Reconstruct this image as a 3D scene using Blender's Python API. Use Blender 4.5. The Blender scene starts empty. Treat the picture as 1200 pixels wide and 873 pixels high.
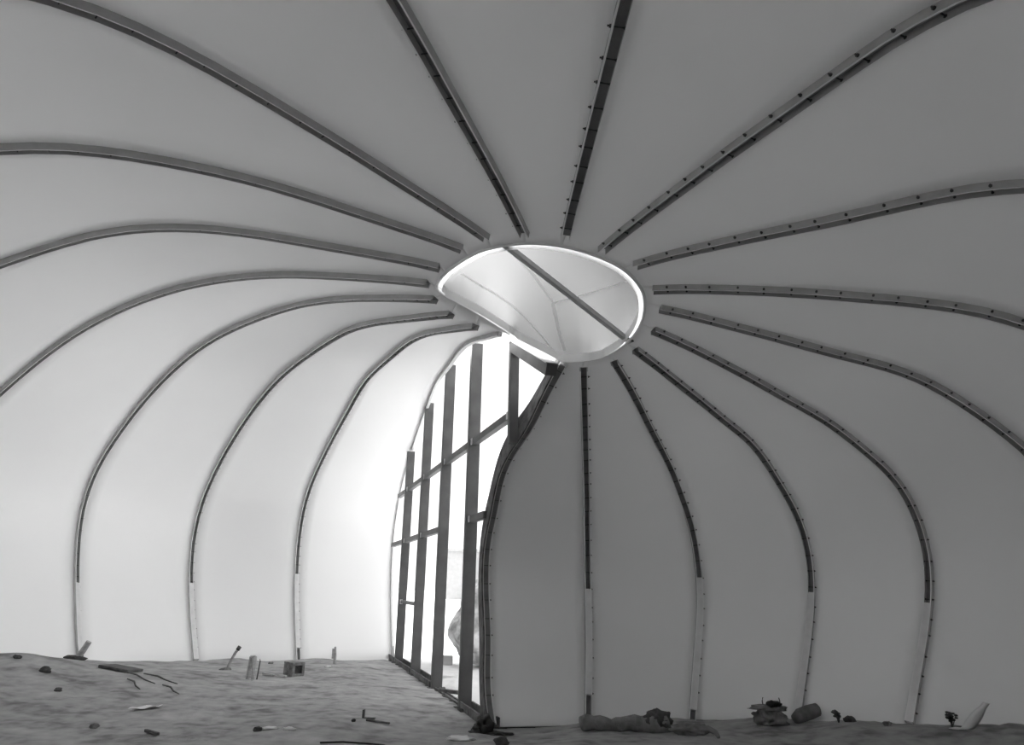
import bpy, bmesh, math, random
from mathutils import Vector, Matrix, noise
from bpy_extras.object_utils import world_to_camera_view

scene = bpy.context.scene
col = scene.collection
rnd = random.Random(7)

# ---------------------------------------------------------------- camera
cd = bpy.data.cameras.new('camera')
cd.sensor_width = 36.0
cd.lens = 838.28 * 36.0 / 1200.0
cd.clip_start = 0.02
cd.clip_end = 600
cam = bpy.data.objects.new('camera', cd)
col.objects.link(cam)
R_ = Vector((0.997901, 0.062055, 0.018541)); F_ = Vector((-0.064765, 0.955885, 0.286514)); U_ = R_.cross(F_)
m = Matrix((R_, U_, -F_)).transposed().to_4x4()
m.translation = Vector((0.0000, -7.1276, 1.6200))
cam.matrix_world = m
scene.camera = cam

# ---------------------------------------------------------------- light
SKY = 1.5
SUN = 17.5
world = bpy.data.worlds.new('overcast_sky')
scene.world = world
world.use_nodes = True
wn = world.node_tree
wn.nodes.clear()
wo = wn.nodes.new('ShaderNodeOutputWorld')
bg = wn.nodes.new('ShaderNodeBackground')
tc = wn.nodes.new('ShaderNodeTexCoord')
sx = wn.nodes.new('ShaderNodeSeparateXYZ')
rp = wn.nodes.new('ShaderNodeValToRGB')
rp.color_ramp.elements[0].position = 0.0
rp.color_ramp.elements[0].color = (0.86, 0.86, 0.86, 1)
rp.color_ramp.elements[1].position = 0.9
rp.color_ramp.elements[1].color = (1, 1, 1, 1)
wn.links.new(tc.outputs['Generated'], sx.inputs[0])
wn.links.new(sx.outputs['Z'], rp.inputs[0])
wn.links.new(rp.outputs[0], bg.inputs['Color'])
bg.inputs['Strength'].default_value = SKY
wn.links.new(bg.outputs[0], wo.inputs[0])
sd = bpy.data.lights.new('hazy_sun', 'SUN')
sd.energy = SUN
sd.angle = math.radians(80)
sun = bpy.data.objects.new('hazy_sun', sd)
col.objects.link(sun)
sun_from = Vector((-0.92, 0.22, 0.40)).normalized()
sun.rotation_euler = sun_from.to_track_quat('Z', 'Y').to_euler()
sun.location = sun_from * 40

vs = scene.view_settings
vs.view_transform = 'Standard'
vs.look = 'None'
vs.exposure = 0.0
vs.gamma = 1.0
vs.use_curve_mapping = False
scene.cycles.max_bounces = 16
scene.cycles.diffuse_bounces = 10
scene.cycles.transmission_bounces = 8

# ---------------------------------------------------------------- materials
def mat(name, lo, hi=None, rough=0.6, scale=4.0, detail=5.0, spec=0.3, metal=0.0, bump=0.0, bscale=None, stretch=None, lopos=0.35, hipos=0.65):
    if hi is None: hi = lo
    M = bpy.data.materials.new(name); M.use_nodes = True
    nt = M.node_tree; b = nt.nodes['Principled BSDF']
    b.inputs['Roughness'].default_value = rough
    b.inputs['Specular IOR Level'].default_value = spec
    b.inputs['Metallic'].default_value = metal
    t = nt.nodes.new('ShaderNodeTexCoord'); mp = nt.nodes.new('ShaderNodeMapping')
    nt.links.new(t.outputs['Object'], mp.inputs['Vector'])
    if stretch: mp.inputs['Scale'].default_value = stretch
    n = nt.nodes.new('ShaderNodeTexNoise'); n.inputs['Scale'].default_value = scale; n.inputs['Detail'].default_value = detail
    nt.links.new(mp.outputs[0], n.inputs['Vector'])
    r = nt.nodes.new('ShaderNodeValToRGB')
    r.color_ramp.elements[0].position = lopos; r.color_ramp.elements[1].position = hipos
    r.color_ramp.elements[0].color = (lo, lo, lo, 1); r.color_ramp.elements[1].color = (hi, hi, hi, 1)
    nt.links.new(n.outputs['Fac'], r.inputs[0]); nt.links.new(r.outputs[0], b.inputs['Base Color'])
    if bump:
        n2 = nt.nodes.new('ShaderNodeTexNoise'); n2.inputs['Scale'].default_value = bscale or scale * 3; n2.inputs['Detail'].default_value = 6
        nt.links.new(mp.outputs[0], n2.inputs['Vector'])
        bp = nt.nodes.new('ShaderNodeBump'); bp.inputs['Strength'].default_value = bump; bp.inputs['Distance'].default_value = 0.05
        nt.links.new(n2.outputs['Fac'], bp.inputs['Height']); nt.links.new(bp.outputs[0], b.inputs['Normal'])
    return M

M_shell = mat('white_shell_laminate', 0.91, 0.93, rough=0.42, scale=0.5, detail=4, spec=0.35)
M_outer = mat('outer_shell_coat', 0.84, 0.88, rough=0.6, scale=1.5)
def let_through(M, share):
    # thin laminate: part of the light that falls on one face leaves by the other
    nt = M.node_tree; b = nt.nodes['Principled BSDF']; o = nt.nodes['Material Output']
    tr = nt.nodes.new('ShaderNodeBsdfTranslucent'); mx = nt.nodes.new('ShaderNodeMixShader'); mx.inputs[0].default_value = share
    src = b.inputs['Base Color'].links[0].from_socket
    nt.links.new(src, tr.inputs[0]); nt.links.new(b.outputs[0], mx.inputs[1]); nt.links.new(tr.outputs[0], mx.inputs[2]); nt.links.new(mx.outputs[0], o.inputs[0])
let_through(M_shell, 0.027)
let_through(M_outer, 0.90)
M_flange = mat('shaded_flange_laminate', 0.45, 0.53, rough=0.5, scale=6)  # raw laminate, darkened to carry the shade on the flange faces
M_lip = mat('cut_edge_highlight', 0.88, 0.92, rough=0.5, scale=9)  # cut edge, lightened to carry a thin highlight along the lip
M_gasket = mat('dark_seam_backing', 0.22, 0.30, rough=0.7, scale=5)
M_filler = mat('pale_seam_filler', 0.80, 0.88, rough=0.6, scale=7)
M_bolt = mat('dark_bolt_steel', 0.06, 0.10, rough=0.5, scale=30, metal=0.3)
M_steel = mat('primed_grey_steel', 0.105, 0.15, rough=0.55, scale=3, spec=0.35, bump=0.05)
M_weld = mat('weld_bright_steel', 0.70, 0.88, rough=0.5, scale=20)
M_kerb = mat('dirty_dark_steel', 0.07, 0.18, rough=0.8, scale=8, bump=0.2)
M_wood = mat('weathered_wood', 0.35, 0.52, rough=0.8, scale=6, stretch=(1, 1, 6))
M_darkwood = mat('dark_damp_wood_gap_shade', 0.07, 0.13, rough=0.8, scale=9)  # wood colour, also on the strip standing for shade under the near panel
M_paper = mat('pale_paper', 0.78, 0.86, rough=0.8, scale=8)
M_stone = mat('grey_stone', 0.16, 0.30, rough=0.9, scale=12, bump=0.4)
M_darkstone = mat('dark_stone', 0.06, 0.12, rough=0.9, scale=12, bump=0.4)
M_cloth = mat('dusty_cloth', 0.17, 0.28, rough=0.95, scale=7, bump=0.4)
M_black = mat('black_rubbish_bag', 0.012, 0.025, rough=0.45, scale=9, spec=0.5)
M_white = mat('streak_white', 0.85, 0.9, rough=0.4, scale=5)  # white that stands for the sunlight of the streak
M_plant = mat('dry_weed', 0.06, 0.12, rough=0.9, scale=15)
M_pale_stone = mat('pale_mottled_stone', 0.35, 0.88, rough=0.9, scale=4.5, detail=8, bump=0.6, bscale=7)
M_far = mat('pale_render', 0.50, 0.56, rough=0.9, scale=2)
M_hut = mat('pale_weathered_render', 0.36, 0.41, rough=0.9, scale=2)
M_seamstrip = mat('cap_seam_batten', 0.52, 0.60, rough=0.7, scale=6)

def dirt(name, lo, hi, hi2):
    M = bpy.data.materials.new(name); M.use_nodes = True
    nt = M.node_tree; b = nt.nodes['Principled BSDF']
    b.inputs['Roughness'].default_value = 0.95; b.inputs['Specular IOR Level'].default_value = 0.1
    t = nt.nodes.new('ShaderNodeTexCoord')
    def nz(sc, det, stretch=(1, 1, 1)):
        mp = nt.nodes.new('ShaderNodeMapping'); mp.inputs['Scale'].default_value = stretch
        nt.links.new(t.outputs['Object'], mp.inputs[0])
        n = nt.nodes.new('ShaderNodeTexNoise'); n.inputs['Scale'].default_value = sc; n.inputs['Detail'].default_value = det
        nt.links.new(mp.outputs[0], n.inputs['Vector']); return n
    a = nz(0.9, 9, (1, 1.6, 1)); c = nz(5.0, 8); d = nz(0.25, 3)
    r = nt.nodes.new('ShaderNodeValToRGB'); e = r.color_ramp.elements
    e[0].position = 0.36; e[0].color = (lo, lo, lo, 1); e[1].position = 0.66; e[1].color = (hi2, hi2, hi2, 1)
    x = e.new(0.48); x.color = (hi, hi, hi, 1)
    mx = nt.nodes.new('ShaderNodeMath'); mx.operation = 'MULTIPLY_ADD'; mx.inputs[1].default_value = 0.45
    m2 = nt.nodes.new('ShaderNodeMath'); m2.operation = 'MULTIPLY'; m2.inputs[1].default_value = 0.55
    nt.links.new(a.outputs['Fac'], m2.inputs[0]); nt.links.new(c.outputs['Fac'], mx.inputs[0]); nt.links.new(m2.outputs[0], mx.inputs[2])
    nt.links.new(mx.outputs[0], r.inputs[0])
    nt.links.new(r.outputs[0], b.inputs['Base Color'])
    bp = nt.nodes.new('ShaderNodeBump'); bp.inputs['Strength'].default_value = 0.55; bp.inputs['Distance'].default_value = 0.06
    nt.links.new(c.outputs['Fac'], bp.inputs['Height']); nt.links.new(bp.outputs[0], b.inputs['Normal'])
    return M
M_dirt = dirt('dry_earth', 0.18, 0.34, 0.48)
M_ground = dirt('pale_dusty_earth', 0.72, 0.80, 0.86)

def translucent(name, v, share=0.55):
    M = bpy.data.materials.new(name); M.use_nodes = True
    nt = M.node_tree; nt.nodes.clear()
    o = nt.nodes.new('ShaderNodeOutputMaterial')
    d = nt.nodes.new('ShaderNodeBsdfDiffuse'); tr = nt.nodes.new('ShaderNodeBsdfTranslucent')
    n = nt.nodes.new('ShaderNodeTexNoise'); n.inputs['Scale'].default_value = 0.8; n.inputs['Detail'].default_value = 3
    t = nt.nodes.new('ShaderNodeTexCoord'); nt.links.new(t.outputs['Object'], n.inputs['Vector'])
    r = nt.nodes.new('ShaderNodeValToRGB')
    r.color_ramp.elements[0].color = (v * .94, v * .94, v * .94, 1); r.color_ramp.elements[1].color = (v, v, v, 1)
    nt.links.new(n.outputs['Fac'], r.inputs[0])
    nt.links.new(r.outputs[0], d.inputs[0]); nt.links.new(r.outputs[0], tr.inputs[0])
    mx = nt.nodes.new('ShaderNodeMixShader'); mx.inputs[0].default_value = share
    nt.links.new(d.outputs[0], mx.inputs[1]); nt.links.new(tr.outputs[0], mx.inputs[2]); nt.links.new(mx.outputs[0], o.inputs[0])
    return M
M_cap = translucent('milky_translucent_sheet', 0.32)
M_capseam = translucent('doubled_sheet_seam', 0.88, 0.92)

# ---------------------------------------------------------------- helpers
def link(name, bm, mats, parent=None, smooth=False):
    me = bpy.data.meshes.new(name)
    bmesh.ops.recalc_face_normals(bm, faces=bm.faces)
    bm.to_mesh(me); bm.free()
    for mm in (mats if isinstance(mats, (list, tuple)) else [mats]): me.materials.append(mm)
    if smooth:
        for p in me.polygons: p.use_smooth = True
    o = bpy.data.objects.new(name, me); col.objects.link(o)
    if parent: o.parent = parent
    return o

def empty(name, loc=(0, 0, 0)):
    o = bpy.data.objects.new(name, None); o.empty_display_size = 0.1
    o.location = loc; col.objects.link(o); return o

def tag(o, label=None, cat=None, group=None, kind=None):
    if label: o['label'] = label
    if cat: o['category'] = cat
    if group: o['group'] = group
    if kind: o['kind'] = kind
    return o

def box(bm, c, h, rot=None, mi=0):
    """box with centre c, half sizes h, optional 3x3 rotation"""
    vs_ = []
    for dx in (-1, 1):
        for dy in (-1, 1):
            for dz in (-1, 1):
                p = Vector((dx * h[0], dy * h[1], dz * h[2]))
                if rot is not None: p = rot @ p
                vs_.append(bm.verts.new(Vector(c) + p))
    for f in ((0, 1, 3, 2), (4, 6, 7, 5), (0, 4, 5, 1), (2, 3, 7, 6), (0, 2, 6, 4), (1, 5, 7, 3)):
        bm.faces.new([vs_[k] for k in f]).material_index = mi

def frame_from(t, up=Vector((0, 0, 1))):
    t = t.normalized()
    s = t.cross(up)
    if s.length < 1e-4: s = t.cross(Vector((1, 0, 0)))
    s.normalize()
    return t, s, s.cross(t).normalized()

def tube(bm, pts, rad, seg=8, mi=0, cap=True):
    pts = [Vector(p) for p in pts]
    rads = rad if isinstance(rad, (list, tuple)) else [rad] * len(pts)
    rings = []
    for i, p in enumerate(pts):
        t = pts[min(i + 1, len(pts) - 1)] - pts[max(i - 1, 0)]
        t, s, u = frame_from(t)
        rings.append([bm.verts.new(p + (s * math.cos(2 * math.pi * k / seg) + u * math.sin(2 * math.pi * k / seg)) * rads[i]) for k in range(seg)])
    for a, b in zip(rings, rings[1:]):
        for k in range(seg):
            bm.faces.new([a[k], a[(k + 1) % seg], b[(k + 1) % seg], b[k]]).material_index = mi
    if cap:
        bm.faces.new(list(reversed(rings[0]))).material_index = mi; bm.faces.new(rings[-1]).material_index = mi

def sweep(bm, pts, sides, norms, prof, mis, cap=True):
    """sweep a closed cross-section prof [(side, normal)] along pts; mis: material index per profile edge"""
    rings = [[bm.verts.new(p + s * a + n * b) for a, b in prof] for p, s, n in zip(pts, sides, norms)]
    k = len(prof)
    for A, B in zip(rings, rings[1:]):
        for j in range(k):
            bm.faces.new([A[j], A[(j + 1) % k], B[(j + 1) % k], B[j]]).material_index = mis[j]
    if cap:
        bm.faces.new(rings[0]); bm.faces.new(list(reversed(rings[-1])))

def blob(bm, c, r, seed=0, amp=0.25, sub=3, fr=1.5, flat=None):
    """lumpy closed body: icosphere pushed in and out by noise"""
    g = bmesh.ops.create_icosphere(bm, subdivisions=sub, radius=1.0)
    for v in g['verts']:
        d = v.co.normalized()
        k = 1 + amp * noise.fractal(d * fr + Vector((seed * 3.1, seed * 1.7, 0)), 1.0, 2.0, 4)
        p = Vector((d.x * r[0], d.y * r[1], d.z * r[2])) * k
        if flat is not None and p.z < -flat: p.z = -flat
        v.co = Vector(c) + p

def catmull(p0, p1, p2, p3, t):
    return 0.5 * ((2 * p1) + (p2 - p0) * t + (2 * p0 - 5 * p1 + 4 * p2 - p3) * t * t + (3 * p1 - p0 - 3 * p2 + p3) * t ** 3)
def cget(L, i):
    if i < 0: return 2 * L[0] - L[1]
    if i >= len(L): return 2 * L[-1] - L[-2]
    return L[i]
def cinterp(L, x):
    i = min(int(x), len(L) - 2); return catmull(cget(L, i - 1), L[i], L[i + 1], cget(L, i + 2), x - i)

ORD = ['', 'first', 'second', 'third', 'fourth', 'fifth', 'sixth', 'seventh', 'eighth', 'ninth', 'tenth']

# measured seam curves (metres), foot to top, from the left doorway jamb clockwise to the right jamb
RIBS = [
[[-3.971,11.128,-0.109],[-4.161,11.671,0.603],[-4.331,12.151,1.363],[-4.455,12.534,2.142],[-4.489,12.706,2.922],[-4.389,12.508,3.635],[-4.16,11.894,4.196],[-3.867,11.046,4.608],[-3.566,10.154,4.917],[-3.279,9.296,5.151],[-3.015,8.498,5.335],[-2.774,7.747,5.475],[-2.544,6.995,5.543],[-2.313,6.217,5.512],[-2.093,5.476,5.424],[-1.903,4.837,5.348],[-1.742,4.299,5.304],[-1.593,3.815,5.26],[-1.448,3.355,5.189],[-1.306,2.92,5.098],[-1.168,2.514,4.994],[-1.041,2.141,4.886],[-0.926,1.804,4.789],[-0.822,1.498,4.704],[-0.728,1.214,4.615]],
[[-5.766,9.62,-0.06],[-6.033,10.092,0.567],[-6.275,10.512,1.252],[-6.463,10.851,1.995],[-6.539,11.014,2.763],[-6.434,10.87,3.449],[-6.135,10.376,3.972],[-5.725,9.68,4.367],[-5.294,8.941,4.689],[-4.883,8.225,4.95],[-4.507,7.55,5.154],[-4.162,6.907,5.316],[-3.828,6.266,5.418],[-3.489,5.614,5.439],[-3.162,4.987,5.408],[-2.869,4.426,5.371],[-2.608,3.931,5.341],[-2.367,3.473,5.3],[-2.137,3.038,5.229],[-1.917,2.63,5.137],[-1.706,2.252,5.032],[-1.51,1.907,4.926],[-1.331,1.593,4.829],[-1.167,1.306,4.741],[-1.016,1.038,4.648]],
[[-7.62,8.6,0.015],[-7.976,9.021,0.581],[-8.305,9.398,1.214],[-8.575,9.713,1.914],[-8.701,9.889,2.625],[-8.591,9.793,3.28],[-8.236,9.374,3.826],[-7.751,8.772,4.262],[-7.242,8.136,4.611],[-6.743,7.52,4.893],[-6.26,6.93,5.121],[-5.789,6.363,5.3],[-5.321,5.801,5.423],[-4.85,5.236,5.484],[-4.396,4.685,5.505],[-3.975,4.173,5.509],[-3.589,3.704,5.495],[-3.227,3.265,5.448],[-2.882,2.85,5.364],[-2.556,2.462,5.259],[-2.255,2.104,5.149],[-1.984,1.775,5.043],[-1.74,1.474,4.948],[-1.517,1.195,4.86],[-1.305,0.934,4.766]],
[[-8.722,6.479,-0.008],[-9.091,6.785,0.552],[-9.432,7.062,1.176],[-9.738,7.3,1.868],[-9.927,7.441,2.579],[-9.882,7.386,3.228],[-9.563,7.094,3.761],[-9.075,6.664,4.194],[-8.531,6.205,4.566],[-7.98,5.752,4.89],[-7.428,5.312,5.159],[-6.88,4.884,5.373],[-6.333,4.465,5.527],[-5.787,4.052,5.615],[-5.253,3.651,5.648],[-4.74,3.267,5.649],[-4.254,2.899,5.626],[-3.795,2.549,5.573],[-3.367,2.217,5.489],[-2.973,1.906,5.386],[-2.616,1.62,5.276],[-2.294,1.359,5.166],[-1.999,1.118,5.062],[-1.726,0.895,4.963],[-1.464,0.684,4.86]],
[[-9.058,3.246,-0.075],[-9.439,3.394,0.456],[-9.796,3.533,1.031],[-10.127,3.661,1.649],[-10.345,3.746,2.292],[-10.308,3.733,2.901],[-9.963,3.6,3.417],[-9.44,3.398,3.837],[-8.882,3.178,4.202],[-8.336,2.954,4.533],[-7.795,2.728,4.826],[-7.246,2.504,5.07],[-6.69,2.288,5.258],[-6.139,2.079,5.389],[-5.599,1.874,5.469],[-5.069,1.673,5.503],[-4.551,1.476,5.496],[-4.058,1.285,5.456],[-3.601,1.103,5.391],[-3.178,0.934,5.309],[-2.784,0.779,5.221],[-2.42,0.636,5.134],[-2.085,0.504,5.051],[-1.773,0.381,4.969],[-1.475,0.264,4.88]],
[[-8.395,-0.16,-0.012],[-8.731,-0.16,0.483],[-9.053,-0.16,1.019],[-9.366,-0.159,1.597],[-9.572,-0.159,2.201],[-9.523,-0.158,2.78],[-9.177,-0.157,3.277],[-8.665,-0.156,3.69],[-8.119,-0.155,4.049],[-7.582,-0.154,4.365],[-7.058,-0.153,4.635],[-6.559,-0.152,4.857],[-6.09,-0.153,5.04],[-5.642,-0.158,5.198],[-5.191,-0.163,5.32],[-4.719,-0.167,5.385],[-4.237,-0.168,5.393],[-3.772,-0.167,5.358],[-3.333,-0.166,5.296],[-2.914,-0.163,5.22],[-2.523,-0.161,5.144],[-2.171,-0.162,5.074],[-1.854,-0.164,5.01],[-1.559,-0.167,4.947],[-1.277,-0.169,4.872]],
[[-7.121,-3.289,0.007],[-7.39,-3.41,0.471],[-7.654,-3.529,0.972],[-7.923,-3.65,1.515],[-8.13,-3.743,2.087],[-8.142,-3.749,2.64],[-7.865,-3.624,3.123],[-7.413,-3.42,3.533],[-6.91,-3.193,3.896],[-6.4,-2.963,4.219],[-5.898,-2.736,4.498],[-5.42,-2.521,4.731],[-4.993,-2.326,4.926],[-4.627,-2.153,5.083],[-4.267,-1.978,5.191],[-3.872,-1.797,5.243],[-3.456,-1.618,5.252],[-3.061,-1.448,5.239],[-2.7,-1.29,5.209],[-2.365,-1.141,5.163],[-2.059,-1.003,5.113],[-1.781,-0.876,5.067],[-1.514,-0.757,5.021],[-1.247,-0.643,4.972],[-0.986,-0.533,4.909]],
[[-5.391,-6.421,0.0],[-5.582,-6.649,0.432],[-5.773,-6.877,0.896],[-5.978,-7.122,1.401],[-6.148,-7.324,1.936],[-6.188,-7.372,2.46],[-6.033,-7.188,2.925],[-5.718,-6.807,3.331],[-5.329,-6.342,3.693],[-4.915,-5.847,4.019],[-4.493,-5.344,4.302],[-4.087,-4.859,4.539],[-3.724,-4.425,4.742],[-3.418,-4.06,4.921],[-3.147,-3.735,5.061],[-2.866,-3.398,5.144],[-2.574,-3.05,5.162],[-2.284,-2.71,5.14],[-2.017,-2.392,5.109],[-1.776,-2.098,5.079],[-1.541,-1.821,5.04],[-1.312,-1.559,4.995],[-1.097,-1.314,4.954],[-0.895,-1.082,4.913],[-0.702,-0.86,4.862]],
[[-2.218,-7.978,0.0],[-2.291,-8.243,0.402],[-2.365,-8.516,0.833],[-2.45,-8.823,1.302],[-2.524,-9.094,1.804],[-2.549,-9.187,2.301],[-2.508,-9.036,2.749],[-2.424,-8.73,3.145],[-2.321,-8.355,3.505],[-2.183,-7.85,3.831],[-2.012,-7.23,4.114],[-1.796,-6.552,4.354],[-1.607,-5.882,4.561],[-1.433,-5.265,4.746],[-1.274,-4.704,4.896],[-1.131,-4.197,4.986],[-1.012,-3.753,5.019],[-0.911,-3.337,5.021],[-0.819,-2.946,5.01],[-0.728,-2.578,4.99],[-0.638,-2.231,4.964],[-0.552,-1.902,4.934],[-0.472,-1.59,4.901],[-0.397,-1.291,4.863],[-0.324,-1.003,4.815]],
[[0.808,-8.198,0.0],[0.832,-8.45,0.37],[0.859,-8.719,0.766],[0.89,-9.036,1.197],[0.919,-9.332,1.662],[0.932,-9.461,2.127],[0.921,-9.35,2.554],[0.895,-9.081,2.938],[0.861,-8.744,3.291],[0.817,-8.293,3.613],[0.758,-7.693,3.894],[0.69,-7.004,4.131],[0.628,-6.307,4.344],[0.564,-5.648,4.532],[0.505,-5.038,4.686],[0.451,-4.475,4.783],[0.402,-3.979,4.822],[0.355,-3.536,4.827],[0.308,-3.122,4.825],[0.264,-2.733,4.826],[0.224,-2.367,4.829],[0.186,-2.018,4.83],[0.147,-1.683,4.821],[0.107,-1.358,4.799],[0.069,-1.042,4.764]],
[[3.369,-6.638,0.0],[3.463,-6.828,0.344],[3.567,-7.036,0.711],[3.694,-7.293,1.111],[3.82,-7.545,1.544],[3.884,-7.675,1.983],[3.829,-7.564,2.394],[3.664,-7.235,2.77],[3.442,-6.792,3.119],[3.189,-6.288,3.438],[2.896,-5.756,3.717],[2.63,-5.233,3.953],[2.395,-4.771,4.158],[2.206,-4.397,4.345],[2.046,-4.058,4.502],[1.889,-3.696,4.609],[1.72,-3.32,4.662],[1.53,-2.954,4.684],[1.343,-2.612,4.699],[1.179,-2.289,4.716],[1.028,-1.98,4.733],[0.875,-1.684,4.742],[0.72,-1.398,4.743],[0.567,-1.12,4.737],[0.419,-0.849,4.721]],
[[5.133,-4.104,0.006],[5.266,-4.215,0.324],[5.414,-4.339,0.664],[5.604,-4.499,1.034],[5.798,-4.662,1.437],[5.914,-4.759,1.85],[5.904,-4.749,2.243],[5.742,-4.615,2.61],[5.464,-4.384,2.953],[5.108,-4.09,3.269],[4.701,-3.754,3.545],[4.28,-3.406,3.779],[3.889,-3.083,3.982],[3.556,-2.806,4.168],[3.278,-2.573,4.323],[2.998,-2.342,4.424],[2.706,-2.102,4.477],[2.423,-1.869,4.511],[2.162,-1.652,4.548],[1.912,-1.447,4.588],[1.665,-1.25,4.624],[1.426,-1.06,4.655],[1.201,-0.876,4.684],[0.984,-0.696,4.706],[0.771,-0.518,4.716]],
[[5.884,-1.432,-0.008],[6.027,-1.472,0.283],[6.19,-1.517,0.593],[6.404,-1.576,0.93],[6.631,-1.638,1.299],[6.76,-1.675,1.68],[6.667,-1.652,2.051],[6.401,-1.584,2.402],[6.035,-1.49,2.734],[5.611,-1.38,3.04],[5.164,-1.263,3.308],[4.733,-1.149,3.534],[4.368,-1.05,3.73],[4.085,-0.968,3.904],[3.804,-0.884,4.049],[3.492,-0.798,4.157],[3.164,-0.714,4.24],[2.852,-0.632,4.309],[2.56,-0.554,4.373],[2.274,-0.477,4.43],[1.996,-0.403,4.48],[1.732,-0.33,4.524],[1.481,-0.258,4.564],[1.236,-0.188,4.598],[0.991,-0.118,4.621]],
[[5.829,1.014,-0.028],[5.964,1.034,0.242],[6.054,1.045,0.527],[6.114,1.049,0.838],[6.132,1.046,1.178],[6.061,1.03,1.534],[5.892,1.0,1.887],[5.675,0.964,2.228],[5.46,0.931,2.552],[5.276,0.904,2.851],[5.067,0.873,3.116],[4.815,0.834,3.345],[4.538,0.79,3.554],[4.25,0.746,3.743],[3.957,0.704,3.896],[3.648,0.662,4.004],[3.321,0.615,4.083],[3.002,0.569,4.153],[2.709,0.527,4.223],[2.43,0.488,4.292],[2.158,0.451,4.356],[1.892,0.413,4.416],[1.631,0.374,4.475],[1.375,0.334,4.529],[1.116,0.295,4.572]],
[[4.109,2.361,0.177],[4.201,2.435,0.359],[4.3,2.515,0.552],[4.424,2.601,0.805],[4.563,2.684,1.117],[4.684,2.751,1.45],[4.762,2.789,1.777],[4.787,2.797,2.09],[4.75,2.771,2.395],[4.649,2.706,2.694],[4.483,2.606,2.966],[4.259,2.481,3.189],[4.006,2.349,3.369],[3.753,2.218,3.53],[3.502,2.082,3.67],[3.241,1.935,3.783],[2.976,1.779,3.876],[2.719,1.627,3.965],[2.475,1.484,4.053],[2.237,1.349,4.136],[2.002,1.217,4.214],[1.771,1.086,4.287],[1.544,0.956,4.354],[1.318,0.826,4.413],[1.089,0.694,4.463]],
[[3.111,3.329,0.038],[3.192,3.418,0.246],[3.275,3.51,0.466],[3.369,3.616,0.713],[3.471,3.729,0.989],[3.565,3.829,1.288],[3.633,3.896,1.603],[3.66,3.921,1.924],[3.636,3.898,2.233],[3.563,3.824,2.511],[3.445,3.7,2.752],[3.295,3.535,2.959],[3.132,3.351,3.143],[2.969,3.164,3.319],[2.799,2.97,3.477],[2.612,2.763,3.605],[2.414,2.549,3.7],[2.215,2.339,3.782],[2.024,2.14,3.866],[1.835,1.947,3.951],[1.644,1.76,4.036],[1.456,1.573,4.118],[1.274,1.386,4.196],[1.095,1.196,4.267],[0.915,1.003,4.329]],
[[1.804,3.623,-0.072],[1.853,3.72,0.155],[1.902,3.812,0.403],[1.954,3.911,0.656],[2.01,4.02,0.908],[2.065,4.131,1.168],[2.107,4.228,1.446],[2.124,4.288,1.737],[2.113,4.29,2.026],[2.077,4.228,2.297],[2.015,4.104,2.538],[1.931,3.93,2.743],[1.836,3.737,2.925],[1.741,3.543,3.098],[1.644,3.342,3.257],[1.542,3.125,3.39],[1.44,2.897,3.499],[1.341,2.669,3.595],[1.245,2.448,3.689],[1.152,2.235,3.787],[1.061,2.029,3.888],[0.968,1.826,3.988],[0.874,1.621,4.08],[0.776,1.41,4.162],[0.676,1.193,4.237]],
[[0.39,3.266,-0.086],[0.397,3.376,0.113],[0.406,3.472,0.33],[0.415,3.554,0.561],[0.422,3.63,0.801],[0.425,3.718,1.055],[0.427,3.818,1.327],[0.429,3.897,1.613],[0.428,3.925,1.892],[0.426,3.891,2.152],[0.422,3.796,2.38],[0.416,3.652,2.575],[0.41,3.49,2.752],[0.404,3.331,2.927],[0.397,3.165,3.093],[0.388,2.983,3.234],[0.379,2.786,3.348],[0.369,2.582,3.444],[0.36,2.38,3.533],[0.35,2.185,3.625],[0.342,1.999,3.733],[0.333,1.816,3.851],[0.324,1.629,3.967],[0.316,1.434,4.071],[0.308,1.232,4.165]],
[[-0.852,2.925,-0.082],[-0.902,3.048,0.11],[-0.938,3.147,0.324],[-0.956,3.211,0.546],[-0.963,3.259,0.766],[-0.977,3.329,0.997],[-1.005,3.434,1.255],[-1.035,3.532,1.533],[-1.05,3.583,1.808],[-1.044,3.574,2.065],[-1.014,3.504,2.292],[-0.966,3.387,2.488],[-0.916,3.255,2.67],[-0.87,3.131,2.858],[-0.818,3.002,3.042],[-0.751,2.853,3.203],[-0.668,2.683,3.331],[-0.579,2.499,3.433],[-0.487,2.311,3.519],[-0.395,2.13,3.609],[-0.306,1.962,3.726],[-0.219,1.8,3.863],[-0.13,1.632,3.998],[-0.038,1.455,4.12],[0.053,1.269,4.23]]]
RING = [[-0.605,1.192,4.615],[-0.918,0.635,4.648],[-1.169,0.525,4.766],[-1.341,0.517,4.86],[-1.388,0.339,4.88],[-1.227,-0.044,4.872],[-0.937,-0.361,4.909],[-0.668,-0.655,4.862],[-0.309,-0.84,4.815],[0.038,-0.868,4.764],[0.353,-0.756,4.721],[0.651,-0.448,4.716],[0.844,-0.213,4.621],[0.93,0.135,4.572],[0.919,0.447,4.463],[0.788,0.701,4.329],[0.564,0.889,4.237],[0.304,0.876,4.165],[0.057,1.098,4.23]]
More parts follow.
